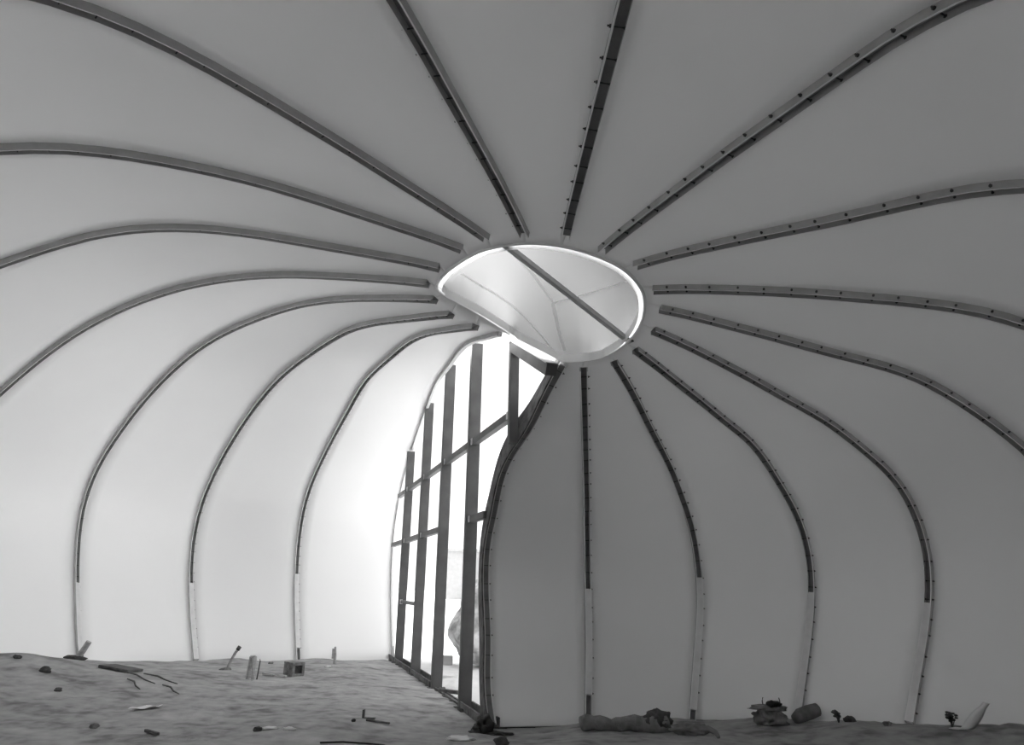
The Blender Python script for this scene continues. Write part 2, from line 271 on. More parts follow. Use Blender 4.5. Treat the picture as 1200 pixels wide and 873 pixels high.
BATTENS = [
    ([(-0.064, 0.679), (-0.09, 0.664), (-0.116, 0.647), (-0.143, 0.627), (-0.173, 0.605), (-0.207, 0.574), (-0.242, 0.538), (-0.28, 0.497), (-0.319, 0.452), (-0.36, 0.406), (-0.402, 0.355), (-0.445, 0.3), (-0.486, 0.237)], 0.022),  
    ([(-0.064, 0.686), (-0.052, 0.724), (-0.039, 0.757), (-0.027, 0.789), (-0.014, 0.818), (-0.001, 0.841), (0.012, 0.865), (0.024, 0.888), (0.036, 0.906), (0.047, 0.921), (0.057, 0.932), (0.067, 0.942), (0.077, 0.952)], 0.022),  
    ([(-0.054, 0.682), (0.014, 0.641), (0.08, 0.604), (0.146, 0.568), (0.212, 0.534), (0.278, 0.499), (0.346, 0.461), (0.414, 0.418), (0.483, 0.368), (0.551, 0.308), (0.617, 0.236), (0.68, 0.143), (0.735, -0.008)], 0.022),  
    ([(-1.093, 0.252), (-0.963, 0.361), (-0.828, 0.485), (-0.702, 0.664), (-0.584, 0.802), (-0.479, 0.895), (-0.385, 0.943), (-0.302, 0.974), (-0.23, 1.006), (-0.173, 1.024), (-0.131, 1.038), (-0.095, 1.052)], 0.022),  
]

# ================================================================ SHELL
RIB = [[Vector(p) for p in r] for r in RIBS]
RNG = [Vector(p) for p in RING]
AXIS = Vector((-1.5, 0.3, 2.0))
NR = 19
PER = 8                                    # steps between two ribs
SHELL_OUT = 0.032                          # inner skin lies this far behind the rib lips
THICK = 0.13

# dense rib curves, equal arc length
def resample(pts, n):
    d = []
    for i in range(200):
        d.append(cinterp(pts, i / 199 * (len(pts) - 1)))
    acc = [0.0]
    for a, b in zip(d, d[1:]): acc.append(acc[-1] + (b - a).length)
    out = []; j = 0
    for k in range(n):
        s = acc[-1] * k / (n - 1)
        while j < len(d) - 2 and acc[j + 1] < s: j += 1
        f = (s - acc[j]) / max(acc[j + 1] - acc[j], 1e-9)
        out.append(d[j].lerp(d[j + 1], f))
    return out, acc[-1]
NV = 49
CUR = []; LEN = []
for r in RIB:
    c, L = resample(r, NV); CUR.append(c); LEN.append(L)

# skin grid: rows of (NV curve points + lip point), columns at every 1/PER of a rib
NCOL = (NR - 1) * PER + 1
GRID = []
for c in range(NCOL):
    x = c / PER
    rowpts = [cinterp([CUR[n][k] for n in range(NR)], x) for k in range(NV)]
    rowpts.append(cinterp(RNG, x))
    GRID.append(rowpts)
NROW = NV + 1
def gnormal(c, k):
    a = GRID[min(c + 1, NCOL - 1)][k] - GRID[max(c - 1, 0)][k]
    b = GRID[c][min(k + 1, NROW - 1)] - GRID[c][max(k - 1, 0)]
    if k >= NROW - 2: b = GRID[c][NROW - 2] - GRID[c][NROW - 4]
    n = a.cross(b).normalized()
    return n if n.dot(GRID[c][k] - AXIS) > 0 else -n
NRM = [[gnormal(c, k) for k in range(NROW)] for c in range(NCOL)]
INNER = [[GRID[c][k] + NRM[c][k] * (SHELL_OUT if k < NROW - 1 else 0.0) for k in range(NROW)] for c in range(NCOL)]
OUTER = [[GRID[c][k] + NRM[c][k] * (SHELL_OUT + THICK) if k < NROW - 1 else GRID[c][k] + NRM[c][NROW - 2] * 0.05 for k in range(NROW)] for c in range(NCOL)]

def between(n):
    """words for the panel between ribs n and n + 1"""
    if n == 0: return 'between the left doorway jamb and the first rib beside it'
    if n < 7: return 'between the %s and %s ribs left of the doorway' % (ORD[n], ORD[n + 1])
    if n == 7: return 'overhead between the seventh rib to the left and tenth to the right'
    if n == 17: return 'between the right doorway jamb and the first rib beside it'
    k = 18 - n
    return 'between the %s and %s ribs right of the doorway' % (ORD[k - 1], ORD[k])

for n in range(NR - 1):
    bm = bmesh.new()
    c0, c1 = n * PER, (n + 1) * PER
    I = []; O = []
    for c in range(c0, c1 + 1):
        low = -0.12 if n == 17 else -0.40
        ib = INNER[c][0].copy(); ib.z = low; ob = OUTER[c][0].copy(); ob.z = low
        I.append([bm.verts.new(ib)] + [bm.verts.new(p) for p in INNER[c]])
        O.append([bm.verts.new(ob)] + [bm.verts.new(p) for p in OUTER[c]])
    W = c1 - c0
    fs = []
    for a in range(W):
        for k in range(NROW):
            f = bm.faces.new([I[a][k], I[a + 1][k], I[a + 1][k + 1], I[a][k + 1]]); f.smooth = True
            f = bm.faces.new([O[a][k + 1], O[a + 1][k + 1], O[a + 1][k], O[a][k]]); f.smooth = True; f.material_index = 1
        bm.faces.new([I[a][0], O[a][0], O[a + 1][0], I[a + 1][0]])
        bm.faces.new([I[a][NROW], I[a + 1][NROW], O[a + 1][NROW], O[a][NROW]])
    for k in range(NROW):
        bm.faces.new([I[0][k], I[0][k + 1], O[0][k + 1], O[0][k]])
        bm.faces.new([I[W][k + 1], I[W][k], O[W][k], O[W][k + 1]])
    o = link('wall_panel', bm, [M_shell, M_outer])
    tag(o, 'tall white curved shell panel ' + between(n), 'wall panel', 'curved panels of the shell', 'structure')

# ---------------------------------------------------------------- ribs
GAP = 0.035      # half the clear gap between two flanges
FT = 0.014       # flange thickness
FH = 0.036       # flange height above the fitted curve (towards the room)
def rib_label(n):
    if n == 0: return 'thin pale seam rib forming the far left jamb of the doorway'
    if n == 18: return 'dark seam rib along the near right jamb of the doorway'
    if n <= 7: return 'curved double flange seam rib, %s to the left of the doorway' % ORD[n]
    return 'curved double flange seam rib, %s to the right of the doorway' % ORD[18 - n]

bolt_mesh = None
def make_bolt_mesh():
    bm = bmesh.new()
    # along +X: nut outside, shank across the gap, head in the gap
    tube(bm, [(-0.012, 0, 0), (0.0, 0, 0)], 0.012, 6)
    tube(bm, [(-0.024, 0, 0), (-0.012, 0, 0)], 0.006, 6)
    tube(bm, [(0.014, 0, 0), (0.091, 0, 0)], 0.005, 6)
    tube(bm, [(0.080, 0, 0), (0.090, 0, 0)], 0.011, 6)
    bmesh.ops.recalc_face_normals(bm, faces=bm.faces)
    me = bpy.data.meshes.new('bolt'); bm.to_mesh(me); bm.free(); me.materials.append(M_bolt); return me

for n in range(NR):
    c = n * PER
    pts = CUR[n]
    tang = [(pts[min(i + 1, NV - 1)] - pts[max(i - 1, 0)]).normalized() for i in range(NV)]
    norm_in = [-NRM[c][i] for i in range(NV)]
    side = []
    for i in range(NV):
        a = (GRID[min(c + 1, NCOL - 1)][i] - GRID[max(c - 1, 0)][i])
        a = (a - tang[i] * a.dot(tang[i])).normalized()          # towards the next rib
        side.append(a)
        norm_in[i] = (norm_in[i] - tang[i] * norm_in[i].dot(tang[i]))
        norm_in[i] = (norm_in[i] - a * norm_in[i].dot(a)).normalized()
    root = empty('seam_rib', tuple(pts[0]))
    tag(root, rib_label(n), 'rib', 'seam ribs of the shell')
    off = -pts[0]
    P = [p + off for p in pts]
    GAP, FH = (0.035, 0.033) if n else (0.016, 0.024)
    for sg in (-1, 1):
        bm = bmesh.new()
        a, b = sg * GAP, sg * (GAP + FT)
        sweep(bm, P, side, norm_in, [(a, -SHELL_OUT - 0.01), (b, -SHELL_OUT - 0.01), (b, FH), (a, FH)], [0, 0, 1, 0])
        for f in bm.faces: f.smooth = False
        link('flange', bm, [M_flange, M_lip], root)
    bm = bmesh.new()
    sweep(bm, P, side, norm_in, [(-GAP, -SHELL_OUT - 0.02), (GAP, -SHELL_OUT - 0.02), (GAP, -SHELL_OUT + 0.005), (-GAP, -SHELL_OUT + 0.005)], [0] * 4)
    link('seam_backing', bm, M_gasket, root)
    # filled lower length
    zt = (1.72 + 0.12 * math.sin(n * 2.1)) if n else 99
    zb = 0.16 if n == 17 else -0.05
    ks = [i for i in range(NV) if zb <= pts[i].z <= zt]
    if n not in (18,):
        bm = bmesh.new()
        k0, k1 = ks[0], ks[-1]
        sweep(bm, P[k0:k1 + 1], side[k0:k1 + 1], norm_in[k0:k1 + 1], [(-GAP, -SHELL_OUT), (GAP, -SHELL_OUT), (GAP, FH + 0.001), (-GAP, FH + 0.001)], [0] * 4)
        tag(link('seam_filler', bm, M_filler, root), 'pale filler strip closing the lower seam')
    # bolts
    if bolt_mesh is None: bolt_mesh = make_bolt_mesh()
    nb = int(LEN[n] / 0.24) if n else 0
    for q in range(nb):
        x = (q + 0.5 + 0.12 * rnd.uniform(-1, 1)) / nb * (NV - 1)
        i = int(x); f = x - i
        p = P[i].lerp(P[i + 1], f) if i < NV - 1 else P[i]
        if p.z - off.z < 0.15: continue
        s, nn, tt = side[i], norm_in[i], tang[i]
        o = bpy.data.objects.new('bolt', bolt_mesh); col.objects.link(o); o.parent = root
        mm = Matrix((s, nn, s.cross(nn))).transposed().to_4x4()
        mm.translation = p - s * (GAP + FT) + nn * rnd.uniform(-0.004, 0.010)
        o.matrix_local = mm
    if n == 18:
        # steel channel that closes the thick end of the shell beside the opening
        bm = bmesh.new()
        sweep(bm, P, side, norm_in, [(GAP + FT, FH + .02), (GAP + FT + 0.02, FH + .02), (GAP + FT + 0.02, -SHELL_OUT - THICK - .15), (GAP + FT, -SHELL_OUT - THICK - .15)], [0] * 4)
        tag(link('jamb_channel', bm, M_kerb, root), 'dark steel strip covering the thick panel end')
        bm = bmesh.new()
        sweep(bm, P, side, norm_in, [(-GAP, -SHELL_OUT), (GAP, -SHELL_OUT), (GAP, 0.0), (-GAP, 0.0)], [0] * 4)
        tag(link('seam_filler', bm, M_gasket, root), 'dark filler strip')
    if n == 17:
        bm = bmesh.new(); box(bm, P[0] + Vector((0, 0, 0.05)) + norm_in[0] * 0.0, (GAP, 0.05, 0.06)); link('foot_block', bm, M_black, root)

# ---------------------------------------------------------------- lip of the skylight hole
bm = bmesh.new()
lp = [cinterp(RNG, i / 120 * (len(RNG) - 1)) for i in range(121)]
tube(bm, lp, 0.018, 8)
tag(link('trim_skylight_lip', bm, M_shell, smooth=True), 'rounded white lip around the oval skylight hole', 'trim', kind='structure')

# ---------------------------------------------------------------- skylight cap
outline = [cinterp(RNG, i / 96 * (len(RNG) - 1)) for i in range(97)]
A, B = outline[-1].copy(), outline[0].copy()
for i in range(1, 12): outline.append(A.lerp(B, i / 12))
NO = len(outline)
cen = Vector((sum(p.x for p in outline) / NO, sum(p.y for p in outline) / NO, 0))
# plane through the rim: z = z0 + gx * x + gy * y (least squares)
def fitplane(P):
    n = len(P); mx = sum(p.x for p in P) / n; my = sum(p.y for p in P) / n; mz = sum(p.z for p in P) / n
    sxx = sum((p.x - mx) ** 2 for p in P); syy = sum((p.y - my) ** 2 for p in P); sxy = sum((p.x - mx) * (p.y - my) for p in P)
    sxz = sum((p.x - mx) * (p.z - mz) for p in P); syz = sum((p.y - my) * (p.z - mz) for p in P)
    det = sxx * syy - sxy * sxy
    gx = (sxz * syy - syz * sxy) / det; gy = (syz * sxx - sxz * sxy) / det
    return mz - gx * mx - gy * my, gx, gy
z0, gx, gy = fitplane(outline)
INSET = 0.062
def inset(i):
    p = outline[i]; a = outline[(i - 2) % NO]; b = outline[(i + 2) % NO]
    t = (b - a); t.z = 0; t.normalize(); nn = Vector((-t.y, t.x, 0))
    if nn.dot(cen - p) < 0: nn = -nn
    return p + nn * INSET
rim = [inset(i) for i in range(NO)]

CAPH = 0.55
from mathutils.geometry import delaunay_2d_cdt
from mathutils.bvhtree import BVHTree
def inside(x, y, poly):
    r = False; j = len(poly) - 1
    for i in range(len(poly)):
        if (poly[i].y > y) != (poly[j].y > y) and x < (poly[j].x - poly[i].x) * (y - poly[i].y) / (poly[j].y - poly[i].y) + poly[i].x: r = not r
        j = i
    return r
plan = [Vector((p.x, p.y)) for p in rim]
pts2 = list(plan)
STEP = 0.09
gx0 = min(p.x for p in plan); gx1 = max(p.x for p in plan); gy0 = min(p.y for p in plan); gy1 = max(p.y for p in plan)
yy = gy0; odd = 0
while yy < gy1:
    xx = gx0 + (STEP / 2 if odd else 0)
    while xx < gx1:
        if inside(xx, yy, plan) and min((q - Vector((xx, yy))).length for q in plan) > STEP * 0.55: pts2.append(Vector((xx, yy)))
        xx += STEP
    yy += STEP * 0.87; odd = 1 - odd
vv, ee, ff, _, _, _ = delaunay_2d_cdt(pts2, [(i, (i + 1) % NO) for i in range(NO)], [], 1, 1e-5)
ff = [f for f in ff if inside(sum(vv[i].x for i in f) / len(f), sum(vv[i].y for i in f) / len(f), plan)]
nb_ = [set() for _ in vv]
for f in ff:
    for a in range(len(f)):
        nb_[f[a]].add(f[(a + 1) % len(f)]); nb_[f[(a + 1) % len(f)]].add(f[a])
zz = [0.0] * len(vv); src = [0.0] * len(vv); isrim = [i < NO for i in range(len(vv))]
for i in range(len(vv)):
    zz[i] = rim[i].z + 0.07 if i < NO else 4.9
for it in range(500):
    for i in range(len(vv)):
        if not isrim[i] and nb_[i]: zz[i] = sum(zz[j] for j in nb_[i]) / len(nb_[i])
for it in range(500):
    for i in range(len(vv)):
        if not isrim[i] and nb_[i]: src[i] = sum(src[j] for j in nb_[i]) / len(nb_[i]) + 1.0
smax = max(src)
capv = [Vector((v.x, v.y, zz[i] + CAPH * (src[i] / smax) ** 0.8)) for i, v in enumerate(vv)]
CAPTREE = BVHTree.FromPolygons(capv, [list(f) for f in ff])
root = empty('skylight_cap', (cen.x, cen.y, sum(p.z for p in rim) / NO))
tag(root, 'milky translucent domed cap over the oval roof opening', 'skylight')
off = -root.location
bm = bmesh.new()
bv = [bm.verts.new(p + off) for p in capv]
for f in ff:
    try: bm.faces.new([bv[i] for i in f])
    except ValueError: pass
for v in [v for v in bm.verts if not v.link_faces]: bm.verts.remove(v)
link('dome_sheet', bm, M_cap, root, smooth=True)
bm = bmesh.new()
lo = [bm.verts.new(p + off + Vector((0, 0, -0.03))) for p in rim]; hi = [bm.verts.new(p + off + Vector((0, 0, 0.07))) for p in rim]
for i in range(NO):
    j = (i + 1) % NO
    bm.faces.new([lo[i], lo[j], hi[j], hi[i]])
link('rim_band', bm, M_shell, root, smooth=True)

def cap_z(x, y):
    h = CAPTREE.ray_cast(Vector((x, y, 20)), Vector((0, 0, -1)))
    return h[0].z if h[0] is not None else None
def batten(pts, w):
    bm = bmesh.new(); N = 24; P = []
    for k in range(N + 1):
        q = cinterp([Vector((a, b, 0)) for a, b in pts], k / N * (len(pts) - 1))
        z = cap_z(q.x, q.y)
        if z is not None: P.append(Vector((q.x, q.y, z - 0.010)) + off)
    N = len(P) - 1
    rows = []
    for k in range(N + 1):
        t = (P[min(k + 1, N)] - P[max(k - 1, 0)]).normalized(); s = t.cross(Vector((0, 0, 1))).normalized()
        rows.append((bm.verts.new(P[k] - s * w), bm.verts.new(P[k] + s * w)))
    for a, c in zip(rows, rows[1:]): bm.faces.new([a[0], a[1], c[1], c[0]])
    return link('seam_batten', bm, M_capseam, root)
for pts, w in BATTENS: batten(pts, w)

# ---- bar across the opening
a = cinterp(RNG, 7.35) + Vector((0, 0, 0.03)); b = cinterp(RNG, 15.0) + Vector((0, 0, 0.03))
mid = (a + b) / 2; t, s, u = frame_from(b - a)
root = empty('crossbar', tuple(mid))
tag(root, 'straight grey bar spanning the oval roof opening under the cap', 'bar')
bm = bmesh.new(); box(bm, (0, 0, 0), ((b - a).length / 2 + 0.05, 0.028, 0.025), Matrix((t, s, u)).transposed())
link('bar', bm, M_seamstrip, root)
bm = bmesh.new()
for q in (-1, 1): box(bm, t * q * ((b - a).length / 2), (0.06, 0.05, 0.008), Matrix((t, s, u)).transposed())
link('end_plate', bm, M_steel, root)

# ================================================================ GROUND
def rough_h(x, y):
    h = 0.045 * noise.fractal(Vector((x * .45, y * .45, 3.0)), 1.0, 2.0, 4) + 0.015 * noise.fractal(Vector((x * 2.2, y * 2.2, 9.0)), 1.0, 2.0, 3)
    return h
BASE = [r[0] for r in RIB]
def base_curve(k=8):
    out = []
    for i in range((NR - 1) * k + 1): out.append(cinterp(BASE, i / k))
    return out
BC = base_curve()
def wall_dist(x, y):
    return min(math.hypot(p.x - x, p.y - y) for p in BC)
U2 = Vector((0.35534, -0.93474, 0)); OUTN = Vector((0.93474, 0.35534, 0)); B12 = Vector((-3.9710, 11.1279, 0)); B11 = Vector((-0.8525, 2.9247, 0))
def opn(s, z=0.0, o=0.0):
    """point of the doorway plane: s metres along the sill from the far jamb, z up, o outwards"""
    p = B12 + U2 * s + OUTN * o; return Vector((p.x, p.y, z))
MOUNDS = [(-9.085, 4.485, 0.40, 2.4), (-9.3, 8.0, 0.07, 0.6), (-7.9, 9.4, 0.05, 0.6), (-8.7, 4.6, 0.08, 0.6), (-5.6, 9.8, 0.05, 0.7),
          (0.5, 2.6, 0.05, 0.35), (-2.9, 5.2, 0.05, 0.5), (-6.9, 9.2, 0.05, 0.5)]
FZ = [-.08, -.05, 0, 0, 0, 0, 0, 0, 0, 0, 0, 0.0, 0.25, 0.36, 0.18, 0.04, -.04, -.05, -.06]
def bank(x, y):
    best = min(range(len(BC)), key=lambda i: (BC[i].x - x) ** 2 + (BC[i].y - y) ** 2)
    k = best / 8; i = min(int(k), NR - 2); f = k - i; f = f * f * (3 - 2 * f)
    return FZ[i] * (1 - f) + FZ[i + 1] * f, math.hypot(BC[best].x - x, BC[best].y - y)
def ground_z(x, y):
    d = wall_dist(x, y)
    h = rough_h(x, y) - 0.01
    for mx, my, a, r in MOUNDS: h += a * math.exp(-((x - mx) ** 2 + (y - my) ** 2) / (r * r))
    bz, bd = bank(x, y)
    h += bz * math.exp(-(bd / 1.1) ** 2)
    # keep the sill and the near jamb clear
    so = (Vector((x, y, 0)) - B12); s = so.dot(U2); o = so.dot(OUTN)
    if -0.4 < s < 9.2 and abs(o) < 1.5:
        w_ = 1 - abs(o) / 1.5; h = h * (1 - w_ * .8) - 0.10 * w_
    e = math.hypot(x - 0.0, y - 2.8)
    if e < 1.2: h -= 0.06 * (1 - e / 1.2)
    return h
def grid_ground(name, x0, x1, y0, y1, st, M, keep=None, dz=0.0):
    bm = bmesh.new(); V = {}
    nx = int(round((x1 - x0) / st)); ny = int(round((y1 - y0) / st))
    for i in range(nx + 1):
        for j in range(ny + 1):
            x = x0 + i * st; y = y0 + j * st
            V[i, j] = bm.verts.new((x, y, ground_z(x, y) + dz))
    for i in range(nx):
        for j in range(ny):
            x = x0 + (i + .5) * st; y = y0 + (j + .5) * st
            if keep and not keep(x, y): continue
            bm.faces.new([V[i, j], V[i + 1, j], V[i + 1, j + 1], V[i, j + 1]])
    for v in [v for v in bm.verts if not v.link_faces]: bm.verts.remove(v)
    return link(name, bm, M, smooth=True)
FLOORPOLY = [Vector((p.x, p.y)) for p in BC]
_c = Vector((-2.5, 0.5))
FLOORPOLY = [p + (p - _c).normalized() * 0.16 for p in FLOORPOLY]
FLOORPOLY[0] = Vector((opn(0, 0, 0.06).x - 0.1, opn(0, 0, .06).y + .1)); FLOORPOLY[-1] = Vector((opn(8.85, 0, 0.06).x, opn(8.85, 0, 0.06).y))
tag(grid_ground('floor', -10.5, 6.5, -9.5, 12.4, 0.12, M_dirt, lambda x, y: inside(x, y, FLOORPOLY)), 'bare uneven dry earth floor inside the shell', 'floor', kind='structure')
# ground outside: same surface in a finer strip by the doorway, then far plain
bm = bmesh.new()
rad = [0.0]
N = 96; rings = []
for r in (1, 2, 3, 4.5, 6, 8, 11, 15, 22, 40, 90, 220):
    rings.append([bm.verts.new((-2.0 + r * math.cos(2 * math.pi * k / N), 8.0 + r * math.sin(2 * math.pi * k / N), -0.105)) for k in range(N)])
c0 = bm.verts.new((-2.0, 8.0, -0.105))
for k in range(N): bm.faces.new([c0, rings[0][k], rings[0][(k + 1) % N]])
for a, b in zip(rings, rings[1:]):
    for k in range(N): bm.faces.new([a[k], b[k], b[(k + 1) % N], a[(k + 1) % N]])
# drop the part under the inner floor well below it
for v in bm.verts:
    if inside(v.co.x, v.co.y, FLOORPOLY): v.co.z = -0.30
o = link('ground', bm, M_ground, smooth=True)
tag(o, 'pale dusty open ground outside the doorway', 'ground', kind='structure')

# ================================================================ DOORWAY STEEL
ROT = Matrix((U2, OUTN, Vector((0, 0, 1)))).transposed()      # local x along the sill, y outwards
ROT4 = ROT.to_4x4()
def place(name, loc, label, cat, group=None):
    o = empty(name); mm = ROT4.copy(); mm.translation = loc; o.matrix_world = mm
    return tag(o, label, cat, group)
PH = (0.055, 0.094)
ZB = -0.11
POSTS = [(0.86, 4.79, 'leftmost and shortest of the steel posts on the doorway sill'), (3.08, 5.51, 'second steel post from the far left doorway jamb'),
         (5.20, 5.78, 'middle steel post beside the wide gap in the sill'), (7.29, 5.55, 'tall wide steel post just left of the near right jamb'),
         (9.45, 4.88, 'steel post carrying the sloping beam under the skylight')]
UP, LOW, SHORT = 3.85, 2.62, 1.23
for k, (s, zt, lab) in enumerate(POSTS):
    zb = ZB if k < 4 else 3.45
    r = place('steel_post', opn(s, zb), lab, 'post', 'steel posts of the doorway')
    h = zt - zb
    PH = (0.055, 0.094) if k < 4 else (0.05, 0.062)
    bm = bmesh.new()
    box(bm, (0, 0, h / 2), (PH[0], PH[1], h / 2))
    bmesh.ops.bevel(bm, geom=[e for e in bm.edges], offset=0.006, segments=2, affect='EDGES')
    link('shaft', bm, M_steel, r)
    bm = bmesh.new(); box(bm, (0, 0, h + 0.006), (PH[0], PH[1] + .012, 0.008)); link('top_plate', bm, M_weld, r)
    if k < 4:
        bm = bmesh.new(); box(bm, (0, 0, 0.012), (PH[0], PH[1] + .06, 0.012)); link('base_plate', bm, M_kerb, r)
    if k < 4:
        bm = bmesh.new(); box(bm, (-0.01, -0.02, h + 0.05), (0.03, 0.012, 0.045)); link('fixing_tab', bm, M_weld, r)

def angle_cleat(r, x, sg, z=0.0):
    bm = bmesh.new()
    box(bm, (x + sg * 0.035, -0.058, z), (0.035, 0.006, 0.05)); box(bm, (x + sg * 0.006, -0.03, z), (0.006, 0.034, 0.05))
    return link('angle_cleat', bm, M_weld, r)
def rail(s0, s1, z, lab, hz=0.052, cl=(True, True)):
    s0, s1 = s0, s1
    r = place('steel_rail', opn((s0 + s1) / 2, z), lab, 'rail', 'horizontal steel rails of the doorway')
    L = (s1 - s0) / 2
    bm = bmesh.new(); box(bm, (0, 0, 0), (L, 0.05, hz)); bmesh.ops.bevel(bm, geom=[e for e in bm.edges], offset=0.005, segments=1, affect='EDGES')
    link('bar', bm, M_steel, r)
    if cl[0]: angle_cleat(r, -L, 1)
    if cl[1]: angle_cleat(r, L, -1)
S5 = [p[0] for p in POSTS]; e = PH[0] + 0.001
nm = ['first', 'second', 'third', 'fourth', 'fifth']
rail(-0.62, S5[0] - e, UP, 'upper steel rail stub from the far left jamb to the first post', cl=(False, True))
for k in range(4):
    rail(S5[k] + e, S5[k + 1] - e, UP, 'upper steel rail between the %s and %s posts' % (nm[k], nm[k + 1]))
rail(-1.25, S5[0] - e, LOW, 'lower steel rail stub from the far left jamb to the first post', cl=(False, True))
for k in range(2):
    rail(S5[k] + e, S5[k + 1] - e, LOW, 'lower steel rail between the %s and %s posts' % (nm[k], nm[k + 1]))
rail(S5[3] + e, 8.22, LOW, 'lower steel rail from the fourth post to the near right jamb', cl=(True, False))
rail(S5[0] + e, S5[1] - e, SHORT, 'lowest short steel rail at knee height between the first two posts', hz=0.035)
# sloping beam under the skylight edge
a = opn(9.45 + PH[0], 4.80); b = opn(10.95, 4.06)
r = empty('steel_beam', tuple((a + b) / 2)); tag(r, 'short sloping steel beam along the skylight edge above the doorway', 'beam')
t = (b - a).normalized(); up = OUTN.cross(t); up = up if up.z > 0 else -up
bm = bmesh.new(); RB = Matrix((t, OUTN, up)).transposed()
box(bm, (0, 0, 0), ((b - a).length / 2, 0.07, 0.075), RB); link('bar', bm, M_steel, r)
bm = bmesh.new(); box(bm, (0, 0, 0.08), ((b - a).length / 2, 0.075, 0.006), RB); link('cover_strip', bm, M_weld, r)
# sill
def sill(s0, s1, lab, h=0.055, w=0.10):
    r = place('sill_channel', opn((s0 + s1) / 2, ZB), lab, 'sill', 'sill channels of the doorway')
    L = (s1 - s0) / 2
    bm = bmesh.new()
    box(bm, (0, -w + 0.012, h), (L, 0.012, h)); box(bm, (0, w - 0.012, h), (L, 0.012, h)); box(bm, (0, 0, 0.012), (L, w - 0.024, 0.012))
    link('channel', bm, M_kerb, r)
    bm = bmesh.new(); nn = max(1, int(2 * L / 0.55))
    for i in range(nn):
        x = -L + (i + .5) * 2 * L / nn + rnd.uniform(-.22, .22); q = rnd.uniform(.4, 1.1)
        blob(bm, (x, -w - 0.01, 0.0), (0.11 * q * rnd.uniform(.7, 1.6), 0.05 * q, 0.045 * q), i, 0.45, 2)
    tag(link('soil_clods', bm, M_darkstone, r, smooth=True), 'dark soil clods stuck to the channel', kind='stuff')
sill(-0.20, S5[0] - e - .05, 'short dirty steel sill channel by the far left jamb')
sill(S5[0] + e + .05, S5[1] - e - .05, 'dirty steel sill channel between the first two posts')
sill(S5[1] + e + .05, S5[2] - e - .05, 'dirty steel sill channel between the second and third posts')
sill(S5[2] + e + .05, S5[3] - e - .05, 'thin low sill strip across the walk-through gap between third and fourth posts', h=0.02, w=0.05)
sill(S5[3] + e + .05, 8.80, 'dark steel sill channel from the fourth post to the near right jamb')
# dark strip added where a shadow gap runs under the near panel
bm = bmesh.new()
pp = [INNER[c][0].copy() for c in range(17 * PER, 18 * PER + 1)]
for p in pp: p.z = 0
P0 = [p + (p - Vector((0.3, -2, 0))).normalized() * 0.05 for p in pp]
sweep(bm, P0, [Vector((0, 1, 0))] * len(P0), [Vector((0, 0, 1))] * len(P0), [(-0.03, -0.26), (0.06, -0.26), (0.06, -0.115), (-0.03, -0.115)], [0] * 4)
tag(link('trim_gap_shade', bm, M_darkwood), 'dark strip standing in for the shadow gap under the panel beside the near right jamb', 'trim', kind='structure')

# ================================================================ LOOSE THINGS ON THE FLOOR
def gz(x, y): return ground_z(x, y)
def at(x, y, dz=0.0): return Vector((x, y, gz(x, y) + dz))
def one(name, bm, M, label, cat, group=None, smooth=False, kind=None):
    return tag(link(name, bm, M, smooth=smooth), label, cat, group, kind)
def local(name, bm, M, loc, label, cat, group=None, smooth=False):
    o = link(name, bm, M, smooth=smooth); o.location = loc; return tag(o, label, cat, group)
def plank(name, x0, y0, x1, y1, w, h, M, lab, cat, lift=0.0, tilt=0.0):
    a, b = at(x0, y0), at(x1, y1); mid = (a + b) / 2; d = b - a; t, s, u = frame_from(d)
    bm = bmesh.new(); box(bm, (0, 0, 0), (d.length / 2, w / 2, h / 2), Matrix((t, s, u)).transposed() @ Matrix.Rotation(tilt, 3, 'X'))
    bmesh.ops.bevel(bm, geom=list(bm.edges), offset=min(w, h) * .15, segments=1, affect='EDGES')
    return local(name, bm, M, mid + Vector((0, 0, h * .5 + lift + 0.01)), lab, cat)
# board and the twigs beside it
plank('wooden_board', -7.46, 5.16, -6.93, 5.12, 0.42, 0.04, M_darkwood, 'dark flat board lying on the earth near the left wall', 'board', 0.0, 0.06)
TW = [(-7.0, 4.9, -6.1, 4.25, 'longest dark stick trailing from the dark board'), (-6.7, 4.98, -5.85, 4.45, 'thin dark stick beside the longest one past the dark board'),
      (-5.95, 4.2, -5.45, 3.75, 'dark stick farthest from the dark board'), (-6.6, 4.35, -6.1, 3.85, 'short dark stick in front of the longest one by the dark board')]
for x0, y0, x1, y1, lab in TW:
    bm = bmesh.new(); a = at(x0, y0, .02); b = at(x1, y1, .02); mid = (a + b) / 2
    tube(bm, [a - mid, (a.lerp(b, .35) - mid) + Vector((.02, .03, .01)), (a.lerp(b, .7) - mid) + Vector((-.02, .02, 0)), b - mid], [.010, .013, .011, .006], 7)
    local('stick', bm, M_darkwood, mid, lab, 'stick', 'dark sticks by the board', True)
# paper sheet
bm = bmesh.new(); V = []
for i in range(7):
    for j in range(6):
        x = (i / 6 - .5) * .30; y = (j / 5 - .5) * .20
        V.append(bm.verts.new((x + y * .35, y, .012 + .012 * math.sin(i * 1.3 + j) + .02 * (i / 6) ** 2)))
for i in range(6):
    for j in range(5): bm.faces.new([V[i * 6 + j], V[(i + 1) * 6 + j], V[(i + 1) * 6 + j + 1], V[i * 6 + j + 1]])
local('paper_sheet', bm, M_paper, at(-5.37, 2.74, .008), 'flat white paper sheet lying on the earth floor', 'paper', smooth=True).rotation_euler = (0, 0, .25)
plank('stick', -4.60, 1.40, -4.36, 1.23, .035, .03, M_darkwood, 'short thick dark stick in the left foreground', 'stick', .0)
